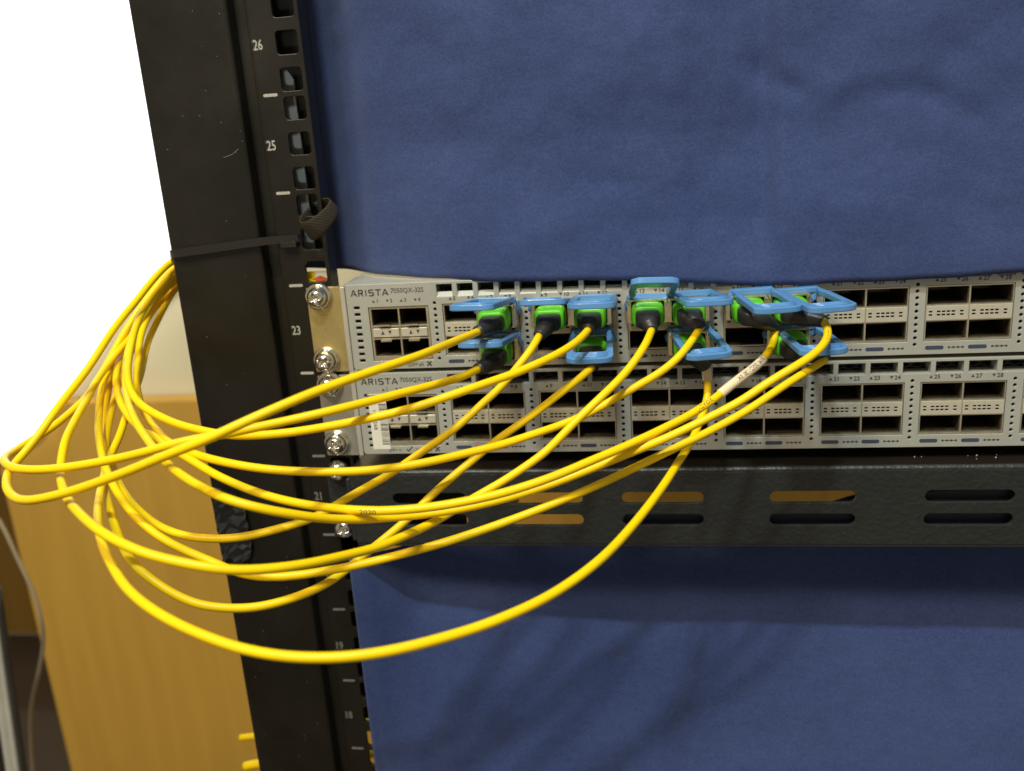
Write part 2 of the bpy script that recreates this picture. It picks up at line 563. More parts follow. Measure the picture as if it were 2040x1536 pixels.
# zip tie round the post
tie = thing('cable_tie', onY(345, 508, -1.5), 'glossy black cable tie strapped across the post at unit 24', 'cable tie')
Pt = catmull([onY(345, 509, 12), onY(341, 508.5, 3), onY(347, 505.5, -1.4), onY(420, 495, -1.6), onY(500, 483.5, -1.6), onY(560, 477, -1.4), onY(592, 475, -1.0), onY(604, 476, 3), onY(610, 477, 10)], 2)
T, N = frames(Pt)
vs, fs = [], []
for i, p in enumerate(Pt):
    nrm = Vector((0, 0, 1)) - T[i] * T[i].z
    nrm.normalize()
    b = T[i].cross(nrm)
    hw = 2.0 - 0.6 * max(0, (i / len(Pt)) - 0.5)
    for (a, c) in ((-1, -.8), (1, -.8), (1, .7), (-1, .7)):
        vs.append(p + nrm * a * hw + b * c)
for i in range(len(Pt) - 1):
    for k in range(4):
        fs.append((i * 4 + k, i * 4 + (k + 1) % 4, i * 4 + 4 + (k + 1) % 4, i * 4 + 4 + k))
mesh_obj('strap', vs, fs, M['tie'], tie)
w = MB(); q = onY(578, 484, -1.8); w.bbox(q.x - 4.5, q.x + 3.5, q.y - 1.6, q.y + 1.0, q.z - 2.3, q.z + 0.8, 0.5)
w.build('locking_head', M['tie'], tie)

# hook-and-loop strap through a rail hole
hl = thing('hook_and_loop_strap', (7, -2, 72), 'dark brown woven hook-and-loop strap looped round the rail edge above the switch', 'strap')
weave = bpy.data.materials.new('brown_woven_tape'); weave.use_nodes = True
nt = weave.node_tree; b = nt.nodes['Principled BSDF']; b.inputs['Roughness'].default_value = 0.8
tc = nt.nodes.new('ShaderNodeTexCoord'); wv = nt.nodes.new('ShaderNodeTexWave')
wv.bands_direction = 'Z'; wv.inputs['Scale'].default_value = 420; wv.inputs['Distortion'].default_value = 1.5
nt.links.new(tc.outputs['Object'], wv.inputs['Vector'])
rp = nt.nodes.new('ShaderNodeValToRGB')
rp.color_ramp.elements[0].color = (0.018, 0.013, 0.007, 1); rp.color_ramp.elements[1].color = (0.060, 0.044, 0.022, 1)
nt.links.new(wv.outputs['Color'], rp.inputs['Fac']); nt.links.new(rp.outputs['Color'], b.inputs['Base Color'])
bp = nt.nodes.new('ShaderNodeBump'); bp.inputs['Strength'].default_value = 0.6; bp.inputs['Distance'].default_value = 0.0005
nt.links.new(wv.outputs['Color'], bp.inputs['Height']); nt.links.new(bp.outputs['Normal'], b.inputs['Normal'])
ring = []
ax = Vector((-0.26, -0.55, 0.80)).normalized()
e1 = (Vector((1, 0, 0)) - ax * ax.x).normalized()
e2 = ax.cross(e1)
rc = Vector((6.0, -2.4, 77.6))
vs, fs = [], []
for k in range(49):
    a = math.radians(140 + 330 * k / 48)
    rr_ = 8.2 + 0.8 * math.sin(2 * a + .6)
    rdir = e1 * math.cos(a) + e2 * math.sin(a)
    p = rc + rdir * rr_ + ax * (1.2 * math.sin(a * 1.0 + 2.2))
    ring.append(p)
    h0 = 5.6 + 2.2 * math.sin(a + 4.2)
    for (h, c) in ((-h0, -.6), (-h0, .6), (4.4, .6), (4.4, -.6)):
        vs.append(p + ax * h + rdir * c + rdir * (-0.10 * h))
for i in range(len(ring) - 1):
    for k in range(4):
        fs.append((i * 4 + k, i * 4 + (k + 1) % 4, i * 4 + 4 + (k + 1) % 4, i * 4 + 4 + k))
fs += [(0, 1, 2, 3), tuple(len(vs) - 4 + k for k in (3, 2, 1, 0))]
o = mesh_obj('woven_band', vs, fs, weave, hl)
sub = o.modifiers.new('sub', 'SUBSURF'); sub.levels = 2; sub.render_levels = 2
for p in o.data.polygons: p.use_smooth = True

# glossy film scrap on the post
q0 = Vector((-63, -1, -82))
vs, fs = [], []
NX, NZ = 7, 15
for j in range(NZ + 1):
    for i in range(NX + 1):
        u, v = i / NX, j / NZ
        x = -72.6 + u * (13.5 + 5.5 * math.sin(v * math.pi) + 1.3 * math.sin(v * 9))
        z = -104.5 + v * 42.0 + 1.5 * math.sin(u * 5)
        x += 0.9 * noise.noise(Vector((i * 1.7, j * 2.3, 1))); z += 1.2 * noise.noise(Vector((i * 2.1, j * 1.3, 5)))
        y = -0.9 - 2.4 * abs(noise.noise(Vector((x * .16, z * .13, 3)))) - 3.2 * (.25 + u) * abs(noise.noise(Vector((x * .33, z * .26, 8))))
        vs.append(Vector((x, y, z)))
for j in range(NZ):
    for i in range(NX):
        a = j * (NX + 1) + i
        fs.append((a, a + 1, a + NX + 2, a + NX + 1))
o = mesh_obj('film_scrap', vs, [t_ for f_ in fs for t_ in ((f_[0], f_[1], f_[2]), (f_[0], f_[2], f_[3]))], M['film'], None, False, origin=q0)
so = o.modifiers.new('sol', 'SOLIDIFY'); so.thickness = 0.0003
tag(o, 'crumpled shiny black film scrap stuck on the left edge of the post', 'film')

# ------------------------------------------------------------------ screws
def screw(c, parent, collar=True, r=4.9, h=3.4, rot=20):
    n, rings = 96, 26
    vs, fs = [], []
    for i in range(rings + 1):
        t = i / rings
        rr = r * t
        for k in range(n):
            a = 2 * math.pi * k / n
            hh = h * (1 - t ** 3.2) ** 0.8 if t < 1 else 0.0
            lx, lz = rr * math.cos(a), rr * math.sin(a)
            aa = math.radians(rot)
            ux, uz = lx * math.cos(aa) + lz * math.sin(aa), -lx * math.sin(aa) + lz * math.cos(aa)
            d = 0
            q = max(abs(ux), abs(uz)) / r; mn = min(abs(ux), abs(uz)) / r
            if q < 0.62:
                d = 2.3 * (1 - q / 0.66) * max(0.0, min(1.0, (0.21 - mn) / 0.06))
            vs.append(Vector((c[0] + lx, c[1] - hh + d - 0.6, c[2] + lz)))
    for i in range(rings):
        for k in range(n):
            fs.append((i * n + k, i * n + (k + 1) % n, (i + 1) * n + (k + 1) % n, (i + 1) * n + k))
    base = len(vs)
    for k in range(n):
        a = 2 * math.pi * k / n
        vs.append(Vector((c[0] + r * math.cos(a), c[1] + 1, c[2] + r * math.sin(a))))
    for k in range(n):
        fs.append((rings * n + k, rings * n + (k + 1) % n, base + (k + 1) % n, base + k))
    s = mesh_obj('screw', vs, fs, M['chrome'], parent, True)
    if collar:
        w = MB()
        w.lathe([(r * 1.0, 0.2), (r * 1.05, 1.0), (r * 1.25, 0.7), (r * 1.36, -0.2), (r * 1.38, -1.2)], (c[0] + 0.25, c[1] + 1.0, c[2] + 0.05), n=40)
        w.build('washer', M['chrome'], s, True)
    return s

# ------------------------------------------------------------------ switches
XA, PITCH, HS, Z0 = 58.11, 43.782, 3.049, 20.126      # first hole column, port group pitch, hole spacing, hole row centre
XL, XR = 14.7, 449.0
ARISTA = {'A': [[(0, 0), (.45, 1), (.55, 1), (1, 0)], [(.42, .30), (.80, .30)]],
          'R': [[(.12, 0), (.12, 1), (.72, 1), (.86, .86), (.86, .62), (.72, .48), (.30, .48)], [(.52, .48), (.90, 0)]],
          'I': [[(.5, 0), (.5, 1)]],
          'S': [[(.90, 1), (.22, 1), (.10, .88), (.10, .64), (.22, .52), (.78, .52), (.90, .40), (.90, .12), (.78, 0), (.08, 0)]],
          'T': [[(.0, 1), (1, 1)], [(.5, 1), (.5, 0)]]}

def letters(mb, word, x, z, h, y, w):
    wid = {'I': .30}
    for ch in word:
        cw = wid.get(ch, .95) * h
        for st in ARISTA[ch]:
            stroke(mb, [(x + (p[0] - (.35 if ch == 'I' else 0)) * (h if ch == 'I' else cw), z + p[1] * h) for p in st], w, y)
        x += cw + h * .32

def make_switch(zo, label, vent_x0, vent_w, vent_p, lower):
    FY = -3.0
    sw = thing('network_switch', ((XL + XR) / 2, 0, zo - 18.4), label, 'network switch', 'rack switches')
    zr = lambda v: zo + v
    # front plate with every opening cut through
    loops = [rrect((XL + XR) / 2, zr(2.8), XR - XL, 42.4, 1.6, 3)]
    for k in range(9):
        loops.append(rrect(XA - 38.6, zr(12.6 - 3.3 * k), 2.9, 1.55, 0.2, 1))
    for g in range(9):
        for i in range(10):
            loops.append(circ(XA + g * PITCH, zr((4.5 - i) * HS), 0.83, 8))
    loops.append(rect(XA - 33.0, XA - 3.2, zr(-14.2), zr(12.6)))
    for g in range(8):
        x = XA + g * PITCH
        loops.append(rect(x + 3.6, x + 40.5, zr(-12.4), zr(13.0)))
    vents = []
    x = XA + vent_x0
    while x + vent_w < XR - 4:
        vents.append((x, x + vent_w)); x += vent_p
    for a, b_ in vents:
        loops.append(rect(a, b_, zr(17.2 if lower else 16.5), zr(22.6)))
    vs, fs = plate(loops, 1.6, FY, 0.2)
    mesh_obj('face_plate', vs, fs, M['face'], sw)
    # vent grille: the deep ledges and posts behind the vent openings, and the black mesh behind them
    vs, fs = plate([rect(XA + vent_x0 - 3, XR - 2, zr(16.2), zr(23.6))] + [rect(a - .05, b_ + .05, zr(17.15), zr(22.55)) for a, b_ in vents], 7.0, FY + 1.7)
    mesh_obj('vent_grille', vs, fs, M['face'], sw)
    if not lower:
        w = MB()
        for a, b_ in vents:
            w.add([(a, FY - .02, zr(16.5)), (b_, FY - .02, zr(16.5)), (b_, FY + 2.2, zr(18.7)), (a, FY + 2.2, zr(18.7))], [(0, 1, 2, 3)])
        w.build('vent_sill', M['face'], sw)
    w = MB()
    w.box(XA + vent_x0 - 3, XR - 2, FY + 12, FY + 12.5, zr(16.2), zr(23.6))
    w.build('vent_back', M['dark'], sw)
    w = MB()
    for r_ in range(3):
        k = 0
        xx = XA + vent_x0 - 2
        while xx < min(XR - 4, 370):
            z0 = zr(18.0 + r_ * 2.0) + (0.55 if (k + r_) % 2 else -0.55)
            z1 = zr(18.0 + r_ * 2.0) + (-0.55 if (k + r_) % 2 else 0.55)
            w.add([(xx, FY + 9.0, z0 - .32), (xx + 3.0, FY + 9.0, z1 - .32), (xx + 3.0, FY + 9.0, z1 + .32), (xx, FY + 9.0, z0 + .32),
                   (xx, FY + 10.2, z0 + .32), (xx + 3.0, FY + 10.2, z1 + .32)], [(0, 1, 2, 3), (3, 2, 5, 4)])
            xx += 3.0; k += 1
    w.build('vent_mesh', M['mesh'], sw)
    # chassis body
    w = MB()
    w.box(XL + .4, XR - .4, FY + 45, FY + 420, zr(-17.6), zr(23.2))
    w.box(XL + .4, XR - .4, FY + 1.6, FY + 45, zr(23.65), zr(24.0))
    w.box(XL + .4, XR - .4, FY + 1.6, FY + 45, zr(-18.3), zr(-17.7))
    w.box(XL + .2, XL + 1.2, FY + 1.7, FY + 45, zr(-17.6), zr(23.4))
    w.build('chassis', M['chassis'], sw)
    w = MB(); w.box(XA - 41, XA - 36.5, FY + 3.2, FY + 3.5, zr(-15.5), zr(14.5)); w.build('indicator_backing', M['dark'], sw)
    w = MB(); w.box(XA - 1.2, XA + 1.2, FY + 3.0, FY + 3.4, zr(-14.8), zr(14.8))
    hb = w.build('hole_backing', M['dark'], sw)
    for g in range(1, 9):
        c = hb.copy(); COL.objects.link(c); c.location = hb.location + Vector((g * PITCH * S, 0, 0))
    # port cages, four ports each
    proto = None
    for g in range(8):
        x = XA + g * PITCH
        if proto is None:
            lp = [rect(x + 3.8, x + 40.3, zr(-12.2), zr(12.8))]
            cells = []
            for c in (0, 1):
                xa = x + 4.4 + c * 18.1; xb = xa + 17.3
                cells.append((xa, xb))
                lp += [rect(xa, xb, zr(4.2), zr(12.2)), rect(xa, xb, zr(-2.7), zr(3.6)), rect(xa, xb, zr(-11.6), zr(-3.3))]
            vs, fs = plate(lp, 10.0, FY + 0.5, 0.08)
            cage = mesh_obj('port_cage', vs, fs, M['cage'], sw, origin=(x, FY, zo))
            w = MB()
            for xa, xb in cells:
                for z0, z1 in ((4.2, 12.2), (-11.6, -3.3)):
                    X0, X1, Y0, Y1, Za, Zb = xa + .02, xb - .02, FY + 2.6, FY + 32, zr(z0) + .02, zr(z1) - .02
                    w.add([(X0, Y0, Za), (X1, Y0, Za), (X1, Y1, Za), (X0, Y1, Za), (X0, Y0, Zb), (X1, Y0, Zb), (X1, Y1, Zb), (X0, Y1, Zb)],
                          [(0, 1, 2, 3), (4, 7, 6, 5), (0, 3, 7, 4), (1, 5, 6, 2), (3, 2, 6, 7)])
                    w.box(xa + 3, xb - 3, FY + 20, FY + 31, (zr(z0) + zr(z1)) / 2 - 1.2, (zr(z0) + zr(z1)) / 2 + 1.0)
            w.build('port_cavity', M['cavity'], cage)
            w = MB(); w.box(x + 4.2, x + 40, FY + 3.0, FY + 3.3, zr(-2.9), zr(3.8)); w.build('strip_backing', M['dark'], cage)
            for xa, xb in cells:
                hl_ = [rect(xa - .15, xb + .15, zr(-2.75), zr(3.65))]
                for rr in (1.15, -0.35):
                    for hx in (1.6, 5.0, 7.05, 9.1, 11.15, 14.7):
                        hl_.append(rect(xa + hx - .75, xa + hx + .75, zr(rr - .42), zr(rr + .42)))
                vs, fs = plate(hl_, 0.5, FY + 0.15, 0.05)
                mesh_obj('indicator_strip', vs, fs, M['strip'], cage)
            proto = cage
        else:
            c = proto.copy(); COL.objects.link(c)
            c.location = proto.location + Vector((g * PITCH * S, 0, 0))
            for ch in proto.children:
                d = ch.copy(); COL.objects.link(d); d.parent = c
    # small form-factor cage at the left
    xs = XA - 32.7
    lp = [rect(xs, xs + 29.2, zr(-13.9), zr(12.3))]
    cl = []
    for c in (0, 1):
        xa = xs + 0.9 + c * 14.0; xb = xa + 13.2
        cl.append((xa, xb))
        lp += [rect(xa, xb, zr(3.4), zr(11.5)), rect(xa, xb, zr(-11.9), zr(-3.6)), rect(xa, xb, zr(-2.9), zr(2.6))]
    vs, fs = plate(lp, 9.0, FY + 0.5, 0.08)
    cg = mesh_obj('small_port_cage', vs, fs, M['cage'], sw)
    w = MB()
    for xa, xb in cl:
        for z0, z1 in ((3.4, 11.5), (-11.9, -3.6)):
            X0, X1, Y0, Y1, Za, Zb = xa + .02, xb - .02, FY + 1.8, FY + 32, zr(z0) + .02, zr(z1) - .02
            w.add([(X0, Y0, Za), (X1, Y0, Za), (X1, Y1, Za), (X0, Y1, Za), (X0, Y0, Zb), (X1, Y0, Zb), (X1, Y1, Zb), (X0, Y1, Zb)],
                  [(0, 1, 2, 3), (4, 7, 6, 5), (0, 3, 7, 4), (1, 5, 6, 2), (3, 2, 6, 7)])
    w.build('port_cavity', M['cavity'], cg)
    for xa, xb in cl:
        w = MB(); w.bbox(xa + .1, xb - .1, FY - 0.1, FY + 2.0, zr(-2.3), zr(2.0), .2, 1)
        st = w.build('latch_strip', M['strip'], cg)
        w = MB()
        w.bbox(xa + 3.6, xa + 9.2, FY - 1.0, FY + 1.2, zr(3.0), zr(4.2), .35)
        w.bbox(xa + 3.6, xa + 9.2, FY - 1.0, FY + 1.2, zr(-4.6), zr(-3.4), .35)
        w.build('latch_tab', M['chrome'], cg)
        w = MB()
        w.add([(xa + 4.0, FY - .14, zr(-1.0)), (xa + 5.8, FY - .14, zr(-1.0)), (xa + 4.9, FY - .14, zr(1.0))], [(0, 1, 2)])
        w.add([(xa + 7.6, FY - .14, zr(1.0)), (xa + 9.4, FY - .14, zr(1.0)), (xa + 8.5, FY - .14, zr(-1.0))], [(0, 2, 1)])
        w.build('arrow_print', M['ink'], cg)
    # printing on the plate
    PY = FY - 0.04
    w = MB(); letters(w, 'ARISTA', XA - 40.6, zr(18.4), 2.75, PY, .62); w.build('brand_lettering', M['ink'], sw)
    w = MB(); put_text(w, '7050QX-32S', XA - 21.0, zr(19.3), PY, 3.3, 'LEFT', 0.93, 0.016); w.build('model_lettering', M['ink'], sw)
    w = MB()
    for i in range(4):
        x = XA - 29.6 + i * 6.9
        tri(w, x, zr(15.6), 1.5, PY, i % 2 == 1)
        put_text(w, str(i + 1), x + 1.0, zr(14.9), PY, 2.5, 'LEFT', 1.0, .02)
    for g in range(8):
        for i in range(4):
            x = XA + g * PITCH + 8.2 + i * 8.9
            tri(w, x, zr(15.6), 1.6, PY, i % 2 == 1)
            put_text(w, str(5 + 4 * g + i), x + .95, zr(14.65), PY, 2.75, 'LEFT', 1.0, .022)
    w.build('port_lettering', M['ink'], sw)
    w = MB()
    put_text(w, 'SFP+ =', XA - 30.5, zr(-17.2), PY, 2.3)
    stroke(w, [(XA - 21.0, zr(-16.0)), (XA - 20.1, zr(-17.0)), (XA - 18.0, zr(-14.6))], .6, PY)
    put_text(w, 'QSFP #5', XA - 16.3, zr(-17.2), PY, 2.3)
    stroke(w, [(XA - 6.2, zr(-17.2)), (XA - 4.2, zr(-15.1))], .75, PY)
    stroke(w, [(XA - 6.2, zr(-15.1)), (XA - 4.2, zr(-17.2))], .75, PY - .01)
    w.build('note_lettering', M['ink'], sw)
    pb = MB(); w = MB()
    for g in range(8):
        for c in (0, 1):
            x = XA + g * PITCH + 4.4 + c * 18.2
            vs, fs = plate([rrect(x + 4.0, zr(-15.3), 8.0, 1.8, .9, 3)], 0.06, FY - .06)
            pb.add(vs, fs)
            for k in range(4):
                cxk = x + 10.2 + k * 1.95
                w.add([(px_, PY, pz_) for px_, pz_ in circ(cxk, zr(-15.3), .55, 8)], [tuple(range(8))])
                if k < 3: stroke(w, [(cxk, zr(-15.3)), (cxk + 1.95, zr(-15.3))], .35, PY - .01)
    pb.build('status_bar_print', M['ink_blue'], sw)
    w.build('lane_dot_print', M['ink'], sw)
    # mounting ear with its return along the chassis side
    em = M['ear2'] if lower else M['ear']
    hz = [zr(18.0), zr(-12.8)]
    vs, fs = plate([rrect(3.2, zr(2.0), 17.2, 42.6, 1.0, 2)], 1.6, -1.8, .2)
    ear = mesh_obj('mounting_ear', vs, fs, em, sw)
    w = MB(); w.bbox(11.9, 14.3, -3.0, 60, zr(-19.2), zr(23.2), .4); w.build('ear_return', M['chassis'], ear)
    return sw

def tri(mb, x, z, s, y, down):
    if down: mb.add([(x - s / 2 - .3, y, z + s * .45), (x + s / 2 - .3, y, z + s * .45), (x - .3, y, z - s * .45)], [(0, 2, 1)])
    else: mb.add([(x - s / 2 - .3, y, z - s * .45), (x + s / 2 - .3, y, z - s * .45), (x - .3, y, z + s * .45)], [(0, 1, 2)])

sw_top = make_switch(Z0, 'upper grey rack switch with green plugs and blue pull tabs', 1.5, 7.6, 10.0, False)
sw_low = make_switch(Z0 - U, 'lower grey rack switch with empty ports and barcode sticker', 3.0, 11.9, 14.1, True)
for z, s_, rt in ((39.0, sw_top, 15), (7.0, sw_top, 40), (-5.6, sw_low, 25), (-36.6, sw_low, 5)):
    screw((0.6, -4.2, z), s_, True, 4.9, 3.6, rt)
# barcode sticker on the lower switch
st = MB(); zb = Z0 - U
st.box(XA - 38.2, XA - 29.2, -3.16, -3.05, zb - 15.8, zb + 13.4)
stk = st.build('barcode_sticker', M['sticker'], sw_low)
w = MB(); z = zb - 13.2
while z < zb + 8.0:
    h = random.choice((.22, .22, .45, .6))
    w.box(XA - 33.2, XA - 29.4, -3.20, -3.17, z, z + h)
    z += h + random.choice((.3, .35, .6))
w.build('barcode_print', M['ink'], stk)
w = MB(); vs, fs = text2d('1911268', 2.5)
w.add([(XA - 36.6 + b_ * 1.0, -3.18, zb + 5.5 - a_ * 1.25) for a_, b_ in vs], fs)
w.build('digit_print', M['ink'], stk)
w = MB(); w.box(XA - 38.9, XA - 31.2, -3.24, -3.21, zb + 10.2, zb + 13.0)
bx = w.build('grey_title_print', M['print_dim'], stk)
w = MB(); put_text(w, 'EQU', XA - 37.6, zb + 10.7, -3.27, 2.6); w.build('title_lettering', M['sticker'], stk)
# small tag on the chassis top, seen through the rail hole
tg = thing('warning_tag', (-1, 5, 44.5), 'small white and yellow tag with a red mark behind the rail hole', 'tag')
w = MB(); w.bbox(-6.4, 6.0, 5.0, 5.6, 44.6, 50.2, .2, 1); w.build('card', M['sticker'], tg)
w = MB(); w.box(-6.3, -2.4, 4.8, 4.95, 44.8, 50.0); w.build('yellow_print', M['yellow'], tg)
w = MB(); w.add([(-4, 4.7, 46.4), (0, 4.7, 45.2), (4.6, 4.7, 46.2), (0.3, 4.7, 48.1)], [(0, 1, 2, 3)]); w.build('red_print', M['red'], tg)

# ------------------------------------------------------------------ shelf
sh = thing('rack_shelf', (240, 0, -90), 'black rack shelf with slotted wrinkled front lip under the switches', 'shelf')
slots = []
for x0, x1 in ((29.3, 67.2), (87.2, 125.0), (143.9, 182.9), (213.6, 252.8), (283.3, 322.2), (353.0, 392.0)):
    for z in (-64.0, -75.6):
        slots.append(rrect((x0 + x1) / 2, z, x1 - x0, 6.0, 3.0, 5))
vs, fs = plate([rrect(239, -69.7, 462, 37.6, 0.6, 2)] + slots, 2.0, -11.0, .25)
mesh_obj('front_lip', vs, fs, M['shelf'], sh)
# rolled top edge and tray
sec = arc(-9.2, -50.7, 1.8, 180, 90, 6)
sec = [(y, z) for y, z in sec]
inn = [(y + 1.0, z - 1.0) for y, z in sec]
vs, fs = [], []
for x in (8.0, 470.0):
    vs += [Vector((x, y, z)) for y, z in sec] + [Vector((x, y, z)) for y, z in reversed(inn)]
n = len(sec) * 2
fs = [(k, (k + 1) % n, n + (k + 1) % n, n + k) for k in range(n)] + [tuple(range(n)), tuple(range(2 * n - 1, n - 1, -1))]
o = mesh_obj('rolled_edge', vs, fs, M['shelf'], sh)
w = MB(); w.box(8, 470, -9.15, 260, -50.4, -48.9); w.build('tray', M['tray'], sh)
w = MB(); w.bbox(8.2, 470, -10.6, 5, -90.2, -88.5, .4); w.build('bottom_return', M['shelf'], sh)
w = MB(); w.bbox(5.6, 8.0, -10.6, 0.0, -87.5, -53, .8); w.build('side_return', M['shelf'], sh)
vs, fs = plate([rrect(0.3, -70.0, 15.0, 39.0, 1.2, 2)], 1.6, -2.0, .2)
mesh_obj('shelf_ear', vs, fs, M['shelf'], sh)
w = MB(); w.box(8, 56, 34, 36, -110, -51); w.build('support_bracket', M['post'], sh)
screw((0.0, -3.8, -50.9), sh, False, 5.5, 4.2, 30)
screw((-0.3, -3.8, -83.0), sh, False, 5.6, 4.4, 12)
shade_edge = [onY(px, py, -5) for px, py in ((1248, 1020), (1430, 1014), (1640, 1004), (1722, 986), (1900, 977), (2250, 966))]
vs, fs = plate([[(p.x, p.z) for p in shade_edge] + [(shade_edge[-1].x, -88.4), (shade_edge[0].x - 6, -88.4)]], 1.0, -5.0)
mesh_obj('slot_shade_sheet', vs, fs, M['slot_shade'], sh)  # added dark sheet: shade behind the slots, also stops light patches
# dust specks on the tray edge
w = MB()
for _ in range(7):
    x = random.choice((random.uniform(298, 325), random.uniform(298, 318), random.uniform(240, 330)))
    y = random.uniform(-7, 2); s_ = random.uniform(.10, .26)
    w.bbox(x - s_ * 1.6, x + s_ * 1.6, y - s_, y + s_, -48.95, -48.9 + s_ * 1.3, s_ * .3, 1)
o = w.build('dust', M['sticker'], sh); o['kind'] = 'stuff'

# ------------------------------------------------------------------ blue cloths
def lerp_tab(tab, x):
    """smooth curve through (x, value) pairs"""
    if x <= tab[0][0]: return tab[0][1]
    if x >= tab[-1][0]: return tab[-1][1]
    sl = [(b[1] - a[1]) / (b[0] - a[0]) for a, b in zip(tab[:-1], tab[1:])]
    for i, (a, b) in enumerate(zip(tab[:-1], tab[1:])):
        if x <= b[0]:
            h = b[0] - a[0]
            m0 = sl[i] if i == 0 else (0 if sl[i - 1] * sl[i] <= 0 else 2 * sl[i - 1] * sl[i] / (sl[i - 1] + sl[i]))
            m1 = sl[i] if i == len(sl) - 1 else (0 if sl[i + 1] * sl[i] <= 0 else 2 * sl[i + 1] * sl[i] / (sl[i + 1] + sl[i]))
            t = (x - a[0]) / h
            return ((2 * t ** 3 - 3 * t * t + 1) * a[1] + (t ** 3 - 2 * t * t + t) * h * m0
                    + (-2 * t ** 3 + 3 * t * t) * b[1] + (t ** 3 - t * t) * h * m1)

def fbm(x, z, s, seed=0.0):
    return noise.fractal(Vector((x * s, seed, z * s)), 0.9, 2.1, 4)

def px2(px, py):
    p = onY(px, py, -3)
    return Vector((p.x, p.z))
DENTS = [(px2(1470, 120), px2(1540, 150), 5, 1.0), (px2(1540, 150), px2(1610, 192), 4.5, 1.5), (px2(1610, 192), px2(1740, 140), 6, -.9),
         (px2(1740, 195), px2(1830, 175), 4.5, .9), (px2(1830, 175), px2(1900, 205), 4.5, 1.2), (px2(1900, 205), px2(1975, 262), 5, 1.1),
         (px2(1850, 60), px2(1960, 110), 9, 1.2), (px2(1180, 355), px2(1270, 375), 4, .6), (px2(760, 90), px2(900, 130), 12, .8),
         (px2(1500, 420), px2(1800, 400), 14, -.7), (px2(850, 300), px2(1150, 420), 16, .7)]
def up_y(x, z):
    base = lerp_tab([(-45, 52), (-20, 48), (2, 38), (14, 27), (32, 13), (62, 1), (92, -5), (160, -5.6), (250, -6.4), (340, -6.6), (480, -7)], x)
    t = min(1, max(0, (z - 45) / 60))
    base = base + (lerp_tab([(-20, 2), (30, 5), (120, 6), (480, 4)], x)) * t
    amp = min(1, max(0, (z - 42) / 25))
    y = base + amp * (2.2 * fbm(x, z, .012, 2.0) + 0.9 * fbm(x, z, .03, 5.0))
    y += -1.0 * amp * math.exp(-((x - 176) / 2.2) ** 2) * .5 + (amp * 3.2 * min(1.0, (x - 172) / 38.0) * 2.4 * max(0.0, min(1.0, (218 - x) / 7.0)) if 172 < x < 218 else 0)
    # soft oblique wrinkles at the upper right
    for (a, b_, wd, am) in DENTS:
        d_ = b_ - a
        q = max(0.0, min(1.0, ((x - a.x) * d_.x + (z - a.y) * d_.y) / d_.length_squared))
        e_ = math.hypot(x - a.x - d_.x * q, z - a.y - d_.y * q)
        y += 1.25 * am * math.exp(-(e_ / wd) ** 2) * (.35 + .65 * math.sin(math.pi * min(1, max(0, q))))
    return y

def sheet(name, xs, zfun, yfun, nz, m, thick, origin):
    vs, fs = [], []
    for i, x in enumerate(xs):
        z0, z1 = zfun(x)
        for j in range(nz + 1):
            z = z0 + (z1 - z0) * j / nz
            vs.append(Vector((x, yfun(x, z), z)))
    for i in range(len(xs) - 1):
        for j in range(nz):
            a = i * (nz + 1) + j
            fs.append((a, a + nz + 1, a + nz + 2, a + 1))
    o = mesh_obj(name, vs, fs, m, None, True, origin=origin)
    so = o.modifiers.new('thickness', 'SOLIDIFY'); so.thickness = thick * S; so.offset = -1
    return o

xs = [-45 + 525 * i / 240 for i in range(241)]
bot = [(-20, 45.4), (12, 45.4), (34, 45.2), (62, 44.9), (92, 43.2), (160, 40.8), (225, 36.3), (250, 36.4), (290, 37.4), (330, 38.4), (480, 40)]
o = sheet('upper_cloth', xs, lambda x: (lerp_tab(bot, x) + .30 * math.sin(x * .06) + .12 * math.sin(x * .21), 620), up_y, 200, M['cloth'], 1.2, (230, 0, 45))  # upper part out of view added to shade the wood behind
tag(o, 'navy blue felt cloth hanging above the upper switch', 'cloth', 'blue cloths over the rack')

tops = [(px, py) for px, py in ((690, 1062), (1000, 1058), (1160, 1044), (1250, 1022), (1640, 1003), (1720, 986), (1900, 976), (2300, 960))]
TT = [onY(px, py, 26) for px, py in tops]
toptab = [(p.x, p.z) for p in TT]
def lo_y(x, z):
    base = lerp_tab([(-6, -1.0), (-1.5, -2.9), (4, -2.9), (16, 3), (45, 17), (90, 23), (200, 26), (480, 26)], x)
    lean = max(0.0, -120 - z) * .28 * min(1.0, max(0.0, (x - 4) / 40.0))
    k_ = min(1.0, max(0.0, (x - 8) / 25.0))
    y = base - lean + k_ * 1.6 * fbm(x, z, .010, 9.0) + k_ * 0.5 * fbm(x, z, .03, 3.0)
    y += 2.0 * math.exp(-((x - 24 - (z + 150) * .12) / 9) ** 2) * math.exp(-((z + 135) / 60) ** 2)
    return y
def lo_z(x):
    return (-430, min(lerp_tab(toptab, x) + .4 * math.sin(x * .2), -93 if x < 8 else 0))
xs = [-1.0 + 485 * i / 230 for i in range(231)]
# its left edge leans with the drape
def lo_y2(x, z): return lo_y(x, z)
o = sheet('lower_cloth', xs, lo_z, lo_y2, 120, M['cloth'], 1.2, (230, 20, -430))
tag(o, 'navy blue felt cloth hanging below the slotted shelf', 'cloth', 'blue cloths over the rack')

# ------------------------------------------------------------------ transceivers and cables
def port_pos(n):
    g = (n - 5) // 4
    k = (n - 5) % 4
    x = XA + g * PITCH + (13.05 if k < 2 else 31.15)
    z = Z0 + (8.2 if k % 2 == 0 else -7.45)
    return x, z

